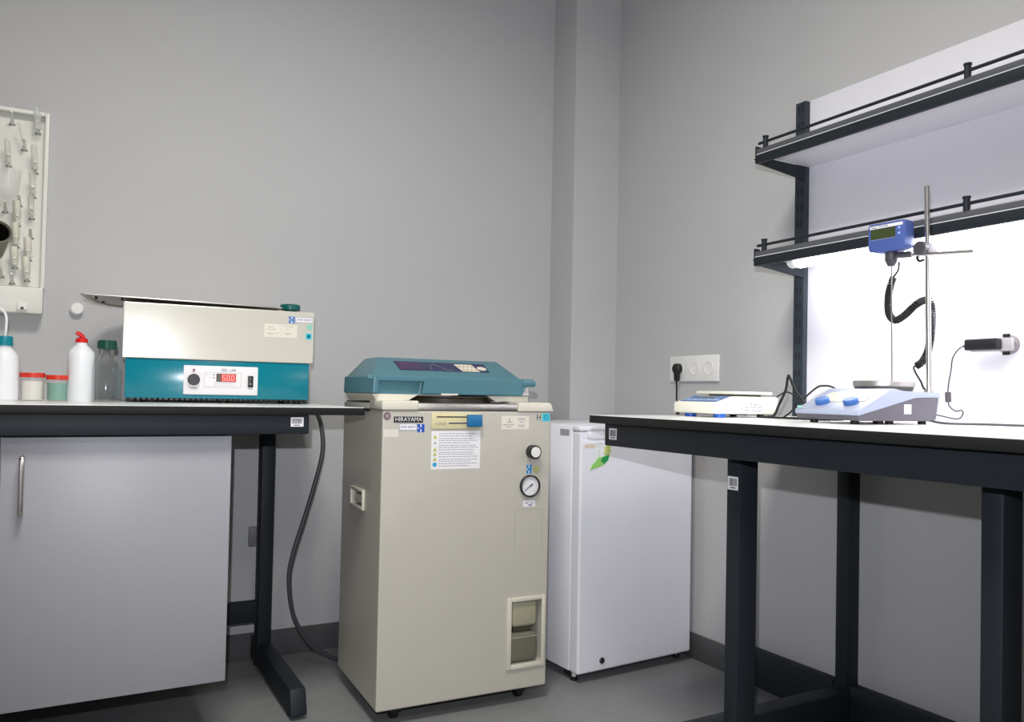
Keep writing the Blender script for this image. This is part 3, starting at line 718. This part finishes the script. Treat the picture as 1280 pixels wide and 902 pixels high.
# ------------------------------------------------------------------ right bench
RZ = .8995
t = thing('lab_bench', 'dark framed laboratory bench with white top under the wall shelves', 'bench', (1.64, .9, 0), group='laboratory benches')
def L(bm): bmesh.ops.translate(bm, vec=(-1.64, -.9, 0), verts=bm.verts); return bm
o = obj('worktop', L(nb(1.24, WX-.014, -.3, 1.786, RZ-.0215, RZ-.0012, bev=.0015)), m_black, t, label='black edge of the worktop')
obj('laminate_surface', L(nb(1.2415, WX-.015, -.298, 1.7845, RZ-.0013, RZ)), m_top, o, 0, label='white worktop surface')
obj('apron', L(nb(1.275, 1.305, -.25, 1.763, RZ-.082, RZ-.0216, bev=.003)), m_steel_dark, t)
obj('apron', L(nb(1.96, 1.99, -.25, 1.763, RZ-.082, RZ-.0216, bev=.003)), m_steel_dark, t)
for y0 in (1.723, 1.0, -.25): obj('side_rail', L(nb(1.3055, 1.9595, y0, y0+.04, RZ-.078, RZ-.0216)), m_steel_dark, t)
k = 1.355/1.27
for (ya, yb) in ((1.259*k, 1.298*k), (.705*k, .741*k), (-.2, -.16)):
    obj('leg', L(nb(1.355, 1.415, ya, yb, .014, RZ-.0216, bev=.004)), m_steel_dark, t)
    obj('levelling_pad', L(cyl(bmesh.new(), (1.385, (ya+yb)/2, 0), (1.385, (ya+yb)/2, .0145), .018)), m_rubber, t)
for yb in (1.557, .16):
    obj('leg', L(nb(1.955, 2.005, yb-.042, yb, .05, RZ-.0825, bev=.004)), m_steel_dark, t)
    fo = obj('foot', L(nb(1.20, 2.012, yb-.05, yb+.008, .014, .128, bev=.006)), m_steel_dark, t)
    for xx in (1.25, 1.97): obj('levelling_pad', L(cyl(bmesh.new(), (xx, yb-.02, 0), (xx, yb-.02, .0145), .018)), m_rubber, fo)
obj('bottom_rail', L(nb(1.955, 1.99, 1.566, 1.93, .03, .143, bev=.003)), m_steel_dark, t)
obj('bottom_rail', L(nb(1.955, 1.99, .17, 1.506, .03, .145, bev=.003)), m_steel_dark, t)
barcode(t, 'x', 1.708-.9, 1.742-.9, .835, .865, 1.275-1.64)
barcode(t, 'x', 1.348-.9, 1.381-.9, .739, .770, 1.355-1.64)

# white back panel
pnl = struct('trim_2', nb(2.016, WX-.0005, -.3, 1.722, .86, 1.893), m_panel, 'white panel on the wall behind the shelves')
# uprights
for yy in (1.74, .50):
    t = thing('shelf_upright', 'dark slotted steel upright %s' % ('beside the socket, at the left end of the shelves' if yy > 1 else 'further along the shelves, outside the view'), 'upright', (2.0, yy, .86), group='slotted shelf uprights')
    up = obj('channel', nb(-.004, .016 if yy < 1 else .03, -.019, .019, 0, 1.03), m_upr, t)
    bm = bmesh.new()
    for i in range(19):
        z = .06+i*.052
        for s_ in (-.007, .007): box(bm, -.0046, -.003, s_-.0025, s_+.0025, z, z+.022)
    obj('slots', bm, m_ink, t)
# shelves
def shelf(zw, lab, grp):
    t = thing('wall_shelf', lab, 'shelf', (1.9, 1.0, zw), group='wall shelves above the right bench')
    def L(bm): bmesh.ops.translate(bm, vec=(-1.9, -1.0, -zw), verts=bm.verts); return bm
    ye = 1.718
    obj('shelf_board', L(nb(1.792, 2.0155, -.28, ye-.0, zw+.001, zw+.015)), m_panel, t, label='white shelf board')
    obj('front_channel', L(nb(1.778, 1.792, -.28, ye-.004, zw-.0255, zw-.0005, bev=.001)), m_steel_dark, t)
    obj('edge_strip', L(nb(1.7775, 1.782, -.28, ye-.004, zw-.0005, zw+.0018)), mat('pale_strip', (200, 200, 204), .4), t, 0, label='thin pale strip')
    obj('front_lip', L(nb(1.7785, 1.792, -.28, ye-.004, zw+.0019, zw+.0165, bev=.0008)), mat('lip_grey', (84, 86, 90), .4), t)
    obj('end_cap', L(nb(1.7765, 1.80, ye-.004, ye, zw-.0255, zw+.0265, bev=.0015)), m_steel_dark, t)
    obj('rail', L(rod(bmesh.new(), (1.784, ye-.008, zw+.034), (1.784, -.28, zw+.034), .0042, 12)), m_steel_dark, t)
    for y in (1.684, 1.078, .472, -.134):
        rp = obj('rail_post', L(cyl(bmesh.new(), (1.784, y, zw+.0165), (1.784, y, zw+.048), .0075, 16)), m_steel_dark, t)
        obj('post_cap', L(cyl(bmesh.new(), (1.784, y, zw+.0465), (1.784, y, zw+.0505), .0092, 16)), m_steel_dark, rp)
    for y in (1.73, .49):
        bm = prism(bmesh.new(), [(1.792, zw-.001), (1.995, zw-.001), (1.995, zw-.042), (1.80, zw-.022)], y-.012, y-.006, 'y')
        br = obj('bracket', L(bm), m_steel_dark, t)
        obj('bracket_flange', L(nb(1.80, 1.99, y-.0055, y+.014, zw-.004, zw-.0008)), m_steel_dark, br)
    return t
shelf(1.6805, 'upper dark framed wall shelf with rail above the right bench', None)
shelf(1.3735, 'lower dark framed wall shelf with rail and lamp underneath', None)
# lamp under the lower shelf
t = thing('under_shelf_lamp', 'glowing white tube lamp fixed under the lower shelf', 'lamp', (1.885, 1.0, 1.3735))
bm = bmesh.new(); n = 14
pts = [(1.885+.026*math.cos(PI+PI*i/n), 1.3725-.006+.024*math.sin(PI+PI*i/n)) for i in range(n+1)] + [(1.911, 1.3725), (1.859, 1.3725)]
prism(bm, [(p[0]-1.885, p[1]-1.3735) for p in pts], -1.2, .64, 'y'); obj('diffuser', bm, m_tube, t, label='glowing white diffuser')
bm = bmesh.new(); prism(bm, [((p[0]-1.885)*.94, (p[1]-1.3735)*.94) for p in pts], .6405, .672, 'y', bev=.004); obj('end_cap', bm, m_white, t)

# triple socket
t = thing('triple_socket', 'white triple wall socket on the right wall above the balance', 'socket', (WX, 2.246, 1.06))
pl = obj('cover_plate', nb(-.010, -.0005, -.13, .129, -.0475, .048, bev=.002), m_white, t)
for yy in (.074, -.012, -.086):
    rg = obj('socket_insert', lathe(bmesh.new(), [(0, .004), (.0195, .004), (.021, .0125), (.024, .0125), (.024, .0095), (0, .0035)], n=32, mtx=Matrix.Translation((0, yy, 0)) @ Matrix.Rotation(-PI/2, 4, 'Y')), m_white, t)
    bm = bmesh.new()
    for s_ in (-.0095, .0095): cyl(bm, (-.0035, yy+s_, 0), (-.0048, yy+s_, 0), .0026, 10)
    obj('pin_hole', bm, m_ink, rg)
# plug and cable of the balance
t = thing('mains_plug', 'black angled plug in the left opening of the triple socket with its cable', 'plug', (WX-.0135, 2.316, 1.06))
bm = bmesh.new(); cyl(bm, (0, 0, 0), (-.022, 0, 0), .0195, 24, bev=.003); obj('plug_body', bm, m_blackP, t)
bm = bmesh.new(); prism(bm, [(-.013, .005), (.013, .005), (.009, -.045), (-.004, -.048), (-.009, -.045)], -.02, -.004, 'x', bev=.003); obj('plug_neck', bm, m_blackP, t)
obj('cable', tube(bmesh.new(), spline([(-.012, .002, -.045), (-.012, .0, -.075), (-.016, -.006, -.115), (-.05, -.06, -.14), (-.15, -.3, -.155), (-.21, -.55, -.1553)], 8), .0032, 8), m_rubber, t)

# ------------------------------------------------------------------ balance
t = thing('laboratory_balance', 'white laboratory balance with blue keypad on the right bench', 'balance', (1.5, 1.58, RZ))
prof = [(0, .012), (.0, .0345), (.004, .040), (.012, .0415), (.068, .0575), (.235, .0575), (.238, .052), (.232, .022), (.215, .010), (.004, .010)]
sh_ = obj('housing', prism(bmesh.new(), prof, 0, .163, 'y', bev=.0018), m_bal, t)
sl = math.atan2(.016, .056)
def slope_plate(bm, a, b, y0, y1, nn, off=0):
    Mt = Matrix.Translation((.012, 0, .0415)) @ Matrix.Rotation(-sl, 4, 'Y')
    b_ = bmesh.new(); box(b_, a, b, y0, y1, off, off+nn); bmesh.ops.transform(b_, matrix=Mt, verts=b_.verts)
    me = bpy.data.meshes.new('x'); b_.to_mesh(me); b_.free(); bm.from_mesh(me); bpy.data.meshes.remove(me); return bm
kp = obj('keypad', slope_plate(bmesh.new(), .001, .055, .01, .152, .0015), mat('keypad_blue', (76, 108, 158), .35), t, 0, label='blue keypad')
bm = bmesh.new()
for i in range(5): slope_plate(bm, .008, .024, .018+i*.026, .037+i*.026, .0006, .0015)
obj('keys', bm, mat('keypad_light', (150, 172, 204), .4), kp, 0)
bm = bmesh.new(); slope_plate(bm, .032, .050, .05, .12, .0006, .0015); obj('readout', bm, mat('readout_grey', (70, 82, 92), .2), kp, 0)
obj('weighing_pan', nb(.075, .222, .006, .157, .0635, .0715, bev=.0028), m_bal, t, label='cream weighing pan')
obj('pan_support', nb(.10, .20, .03, .13, .0570, .0636), mat('pan_gap', (110, 106, 96), .5), t)
for (x, y) in ((.028, .012), (.028, .125), (.2, .03), (.2, .135)):
    obj('foot', cyl(bmesh.new(), (x, y, 0), (x, y, .0105), .0165 if x < .1 else .01, 24, bev=.001), mat('blue_foot', (36, 92, 186), .35) if x < .1 else m_rubber, t, label='blue levelling foot' if x < .1 else None)
obj('front_catch', nb(-.001, .006, .147, .153, .003, .0098), m_blackP, t)
lbp = obj('side_label', plate_y(bmesh.new(), .105, .18, .014, .044, -.0003), m_label, t, 0, label='white printed side labels')
bm = bmesh.new()
for (a, b, c) in ((.108, .113, .038), (.125, .135, .037), (.14, .155, .036), (.108, .12, .028), (.128, .15, .028), (.155, .17, .028), (.11, .122, .020), (.135, .148, .019), (.15, .17, .018)): plate_y(bm, a, b, c, c+.0018, -.0009, .0003)
obj('print', bm, m_grayink, lbp, 0)

# black cables between balance and stirrer
tag(obj('black_cable', tube(bmesh.new(), spline([(1.69, 1.574, .9035), (1.70, 1.570, .9035), (1.705, 1.562, .910), (1.70, 1.545, .935), (1.70, 1.522, .975), (1.70, 1.514, 1.012), (1.70, 1.508, 1.012), (1.70, 1.487, .975), (1.70, 1.46, .945), (1.69, 1.435, .915), (1.69, 1.40, .9035), (1.68, 1.36, .9035)], 8), .0036, 8), m_rubber),
    'thick black cable rising in a pointed loop between balance and stirrer', 'cable', 'black cables between balance and stirrer')
tag(obj('black_cable', tube(bmesh.new(), spline([(1.742, 1.61, .945), (1.742, 1.59, .958), (1.735, 1.55, .972), (1.735, 1.52, .962), (1.735, 1.49, .944), (1.735, 1.46, .927), (1.73, 1.43, .9025), (1.73, 1.36, .9025)], 8), .0022, 8), m_rubber),
    'thin black cable arching from the back of the balance', 'cable', 'black cables between balance and stirrer')
tag(obj('black_cable', tube(bmesh.new(), spline([(1.66, 1.574, .9028), (1.66, 1.55, .9028), (1.66, 1.51, .9028), (1.66, 1.46, .9028), (1.665, 1.36, .9028)], 8), .003, 8), m_rubber),
    'black cable lying flat on the worktop between balance and stirrer', 'cable', 'black cables between balance and stirrer')
tag(obj('black_cable', tube(bmesh.new(), spline([(1.75, 1.572, .902), (1.75, 1.55, .915), (1.75, 1.52, .94), (1.75, 1.49, .965), (1.755, 1.465, .985), (1.76, 1.45, .99), (1.78, 1.43, .985), (1.80, 1.40, .95), (1.80, 1.36, .902)], 8), .0026, 8), m_rubber),
    'thin black cable looping up behind the stirrer, crossing the upright', 'cable', 'black cables between balance and stirrer')

# ------------------------------------------------------------------ hotplate stirrer
t = thing('hotplate_stirrer', 'pale grey hotplate stirrer with two blue knobs and round steel plate', 'stirrer', (1.5, 1.143, RZ))
obj('base', prism(bmesh.new(), [(.004, .010), (0, .022), (.195, .0625), (.290, .0625), (.280, .012), (.26, .008), (.01, .008)], .001, .1675, 'y', bev=.0015), m_base, t, label='dark grey base')
shl = obj('shell', prism(bmesh.new(), [(-.002, .020), (-.001, .031), (.05, .050), (.108, .078), (.125, .0815), (.155, .0765), (.293, .0745), (.293, .063), (.195, .0630), (.0, .0215)], -.001, .1695, 'y', bev=.0022), m_shell, t, label='pale blue-grey upper shell')
sl2 = math.atan2(.019, .05)
Mk = Matrix.Translation((.0, 0, .031)) @ Matrix.Rotation(-sl2, 4, 'Y')
for yy in (.045, .122):
    bm = bmesh.new(); lathe(bm, [(0, 0), (.0155, 0), (.0165, .002), (.0165, .010), (.0145, .0125), (0, .013)], .040, yy, n=28); bmesh.ops.transform(bm, matrix=Mk, verts=bm.verts)
    obj('knob', bm, m_blueP, t, label='blue knob')
bm = bmesh.new()
bb = bmesh.new(); prism(bb, [(.055, .02), (.115, .03), (.125, .085), (.115, .14), (.055, .15), (.045, .085)], 0.0006, .0014, 'z')
bmesh.ops.transform(bb, matrix=Matrix.Translation((.05, 0, .050)) @ Matrix.Rotation(-math.atan2(.028, .058), 4, 'Y') @ Matrix.Translation((-.05, 0, 0)) @ Matrix.Diagonal((.7, 1, 1, 1)) @ Matrix.Translation((.02, 0, 0)), verts=bb.verts)
obj('touch_panel', bb, m_rim, t, 0, label='glossy cream control field'); bm.free()
pl = obj('heating_plate', lathe(bmesh.new(), [(0, .0865), (.066, .0865), (.068, .0885), (.068, .099), (.0665, .1005), (0, .1005)], .203, .084, n=56), m_ssteel, t, label='round brushed steel heating plate')
obj('plate_skirt', lathe(bmesh.new(), [(.055, .0745), (.062, .0745), (.0655, .0867), (0, .0867)], .203, .084, n=48), m_dsteel, t)
obj('side_tag', plate_y(bmesh.new(), .160, .186, .024, .046, .0005, .0006), m_label, t, 0, label='white tag on the side')
for (x, y) in ((.03, .03), (.03, .14), (.10, .02), (.135, .02), (.255, .02), (.255, .14)): obj('foot', cyl(bmesh.new(), (x, y, 0), (x, y, .0085), .009, 14), m_rubber, t)
obj('back_label', plate_x(bmesh.new(), .148, .162, .033, .039, -.0015, .0004), mat('green_mark', (150, 200, 190), .4), t, 0)

# stand with thermometer
t = thing('support_stand', 'tall steel support rod with clamp and cross bar standing on the stirrer', 'stand', (1.773, 1.157, RZ+.0745))
obj('upright_rod', cyl(bmesh.new(), (0, 0, 0), (-.004, .008, .491), .0062, 20, bev=.0008), m_chrome, t)
obj('rod_collar', cyl(bmesh.new(), (0, 0, 0), (0, 0, .007), .011, 20), m_ssteel, t)
bz = 1.313-RZ-.0745
bs = obj('clamp_boss', nb(-.022, .012, -.010, .016, bz-.014, bz+.014, bev=.003), m_grayP, t)
bm = bmesh.new(); cyl(bm, (-.022, .003, bz), (-.042, .003, bz), .0165, 28, bev=.003); obj('clamp_knob', bm, mat('dark_grey_knob', (70, 68, 74), .45), bs)
bm = bmesh.new(); tube(bm, spline([(-.018, .016, bz-.012), (-.018, .022, bz-.018), (-.018, .016, bz-.027), (-.018, .004, bz-.025)], 6), .003, 8); obj('clamp_hook', bm, m_rubber, bs)
obj('cross_bar', cyl(bmesh.new(), (-.014, -.112, bz-.022), (-.0215, .030, bz-.0105), .0042, 16), m_chrome, t)
# thermometer
tz0 = 1.318
t = thing('digital_thermometer', 'blue digital thermometer with grey display held by the clamp above the hotplate', 'thermometer', (1.742, 1.235, tz0), math.radians(2))
hb_ = bmesh.new()
prism(hb_, [(-.044, .0), (-.020, -.004), (.025, -.0045), (.046, .0), (.050, .005), (.050, .063), (.046, .068), (-.044, .0675), (-.0485, .063), (-.0485, .005)], -.024, .012, 'x', bev=.003)
hd = obj('housing', hb_, m_blueT, t)
sc = obj('display', plate_x(bmesh.new(), -.026+.003, .041, .0285, .053, -.0242, .0015), m_lcd, hd, 0, label='grey-green display')
obj('label_strip', plate_x(bmesh.new(), -.042, .044, .0545, .0618, -.0242, .0012), m_label, hd, 0)
text('Heat  373-392', .0062, m_ink, hd, (-.0256, .018, .0581), face='-x', width=.045)
obj('display_frame', plate_x(bmesh.new(), -.0245, .0425, .0270, .0282, -.0242, .0012), mat('pale_blue_line', (150, 160, 210), .4), hd, 0)
bm = bmesh.new()
for z in (.036, .049): cyl(bm, (-.0242, -.0335, z), (-.0256, -.0335, z), .0032, 12)
obj('button', bm, mat('pale_blue_button', (150, 180, 225), .4), hd)
bm = bmesh.new(); cyl(bm, (-.006, -.001, -.0265), (-.006, -.001, -.0035), .0145, 24, bev=.002); cyl(bm, (-.006, -.001, -.038), (-.006, -.001, -.026), .008, 20, r1=.0135)
hd2 = obj('probe_head', bm, mat('dark_grey_holder', (66, 66, 72), .45), t)
obj('holder_sleeve', cyl(bmesh.new(), (-.006, -.014, -.013), (.004, -.047, -.0145), .0075, 18, bev=.001), MATS['dark_grey_holder'], t)
obj('probe', cyl(bmesh.new(), (-.006, -.002, -.037), (-.006, -.006, -.3166), .0016, 10), m_chrome, t, label='thin steel probe rod')
# coiled cable
def coil(path, R_, rr, turns, n=6, per=12):
    path = [Vector(p) for p in path]
    Ls = [0]
    for a, b in zip(path, path[1:]): Ls.append(Ls[-1]+(b-a).length)
    T, N = frames(path); out = []; tot = turns*per; j = 0
    for i in range(tot+1):
        s = Ls[-1]*i/tot
        while j < len(path)-2 and Ls[j+1] < s: j += 1
        q = (s-Ls[j])/max(1e-9, Ls[j+1]-Ls[j])
        p = path[j].lerp(path[j+1], q); nn = N[j].lerp(N[j+1], q).normalized(); tt_ = T[j].lerp(T[j+1], q).normalized(); b = tt_.cross(nn)
        a = 2*PI*i/per
        out.append(p+R_*(math.cos(a)*nn+math.sin(a)*b))
    return tube(bmesh.new(), out, rr, n)
CX = 1.765
def cp(px, py, x=CX):       # photograph-grid of the cable sketch on the upright plane x
    k = x/1.745
    return (x, (1.233+(1117-px)*.00183)*k, .95+(((.0)+1.286-(py-330)*.00196)-.95)*k)
t = thing('coiled_cord', 'black coiled cord hanging from the thermometer down behind the steel rod', 'cord', (0, 0, 0))
main = [cp(1117, 346, 1.75), cp(1112, 358, 1.75), cp(1109, 375), cp(1111, 392), cp(1120, 400), cp(1133, 395), cp(1148, 384), cp(1160, 379, 1.80), cp(1168, 381, 1.81), cp(1171, 395, 1.81), cp(1170, 420, 1.81), cp(1166, 440, 1.81), cp(1158, 453, 1.80), cp(1151, 457, 1.79)]
obj('coil', coil(spline(main, 14), .0072, .0022, 84), m_rubber, t)
obj('cord_end', tube(bmesh.new(), spline([(1.749, 1.222, 1.290), (1.748, 1.221, 1.281), (1.745, 1.222, 1.268), Vector(main[0])], 8), .0022, 8), m_rubber, t)
obj('cord_end', tube(bmesh.new(), spline([Vector(main[-1]), cp(1147, 459, 1.785), cp(1150, 466, 1.78), cp(1157, 476, 1.78), cp(1162, 485, 1.785), (1.80, 1.165, .972)], 8), .0022, 8), m_rubber, t)

# adapter in wall outlet on the white panel
PXW = 2.016
t = thing('round_outlet', 'grey round outlet fitting on the white panel', 'outlet', (PXW, 1.107, 1.097))
obj('ring', lathe(bmesh.new(), [(0, 0), (.024, 0), (.024, .008), (.02, .014), (0, .014)], n=32, mtx=Matrix.Rotation(-PI/2, 4, 'Y')), mat('outlet_grey', (120, 114, 116), .4), t)
bm = bmesh.new()
for s_ in (-.0225, .0225): box(bm, -.017, -.0142, -.009, .009, s_-.0035, s_+.0035, bev=.001)
obj('socket_slot', bm, m_ink, t)
t = thing('power_adapter', 'long black power adapter plugged sideways into the round outlet on the panel', 'adapter', (PXW-.015, 1.13, 1.096))
bm = bmesh.new(); box(bm, -.036, -.012, -.02, .062, -.0125, .0155, bev=.004); obj('adapter_body', bm, m_blackP, t)
bm = bmesh.new(); box(bm, -.0119, .0, -.043, .062, -.0155, .0165, bev=.004); obj('adapter_back', bm, mat('adapter_grey', (160, 156, 158), .4), t)
obj('strain_relief', cyl(bmesh.new(), (-.024, .062, .0), (-.024, .070, -.001), .0042, 12, r1=.0025), m_rubber, t)
cb = tube(bmesh.new(), spline([(-.024, .069, -.001), (-.02, .085, -.008), (-.02, .1, -.03), (-.02, .104, -.06), (-.02, .110, -.095), (-.02, .112, -.118), (-.02, .111, -.132), (-.02, .108, -.152), (-.03, .085, -.165), (-.03, .07, -.163), (-.03, .066, -.172), (-.03, .08, -.185), (-.04, .12, -.178), (-.06, .15, -.172), (-.1, .2, -.175)], 8), .0016, 8)
obj('adapter_cable', cb, m_hose, t)
obj('ferrite', cyl(bmesh.new(), (-.02, .112, -.117), (-.02, .1105, -.143), .0072, 16, bev=.001), mat('ferrite_grey', (84, 80, 84), .5), t)
tag(obj('stirrer_cable', tube(bmesh.new(), spline([(1.79, 1.22, .925), (1.80, 1.20, .915), (1.82, 1.15, .9025), (1.88, 1.08, .9025), (1.92, .95, .9025), (1.94, .7, .9025)], 10), .0028, 8), m_hose), 'dark cable running along the worktop away from the back of the stirrer', 'cable')
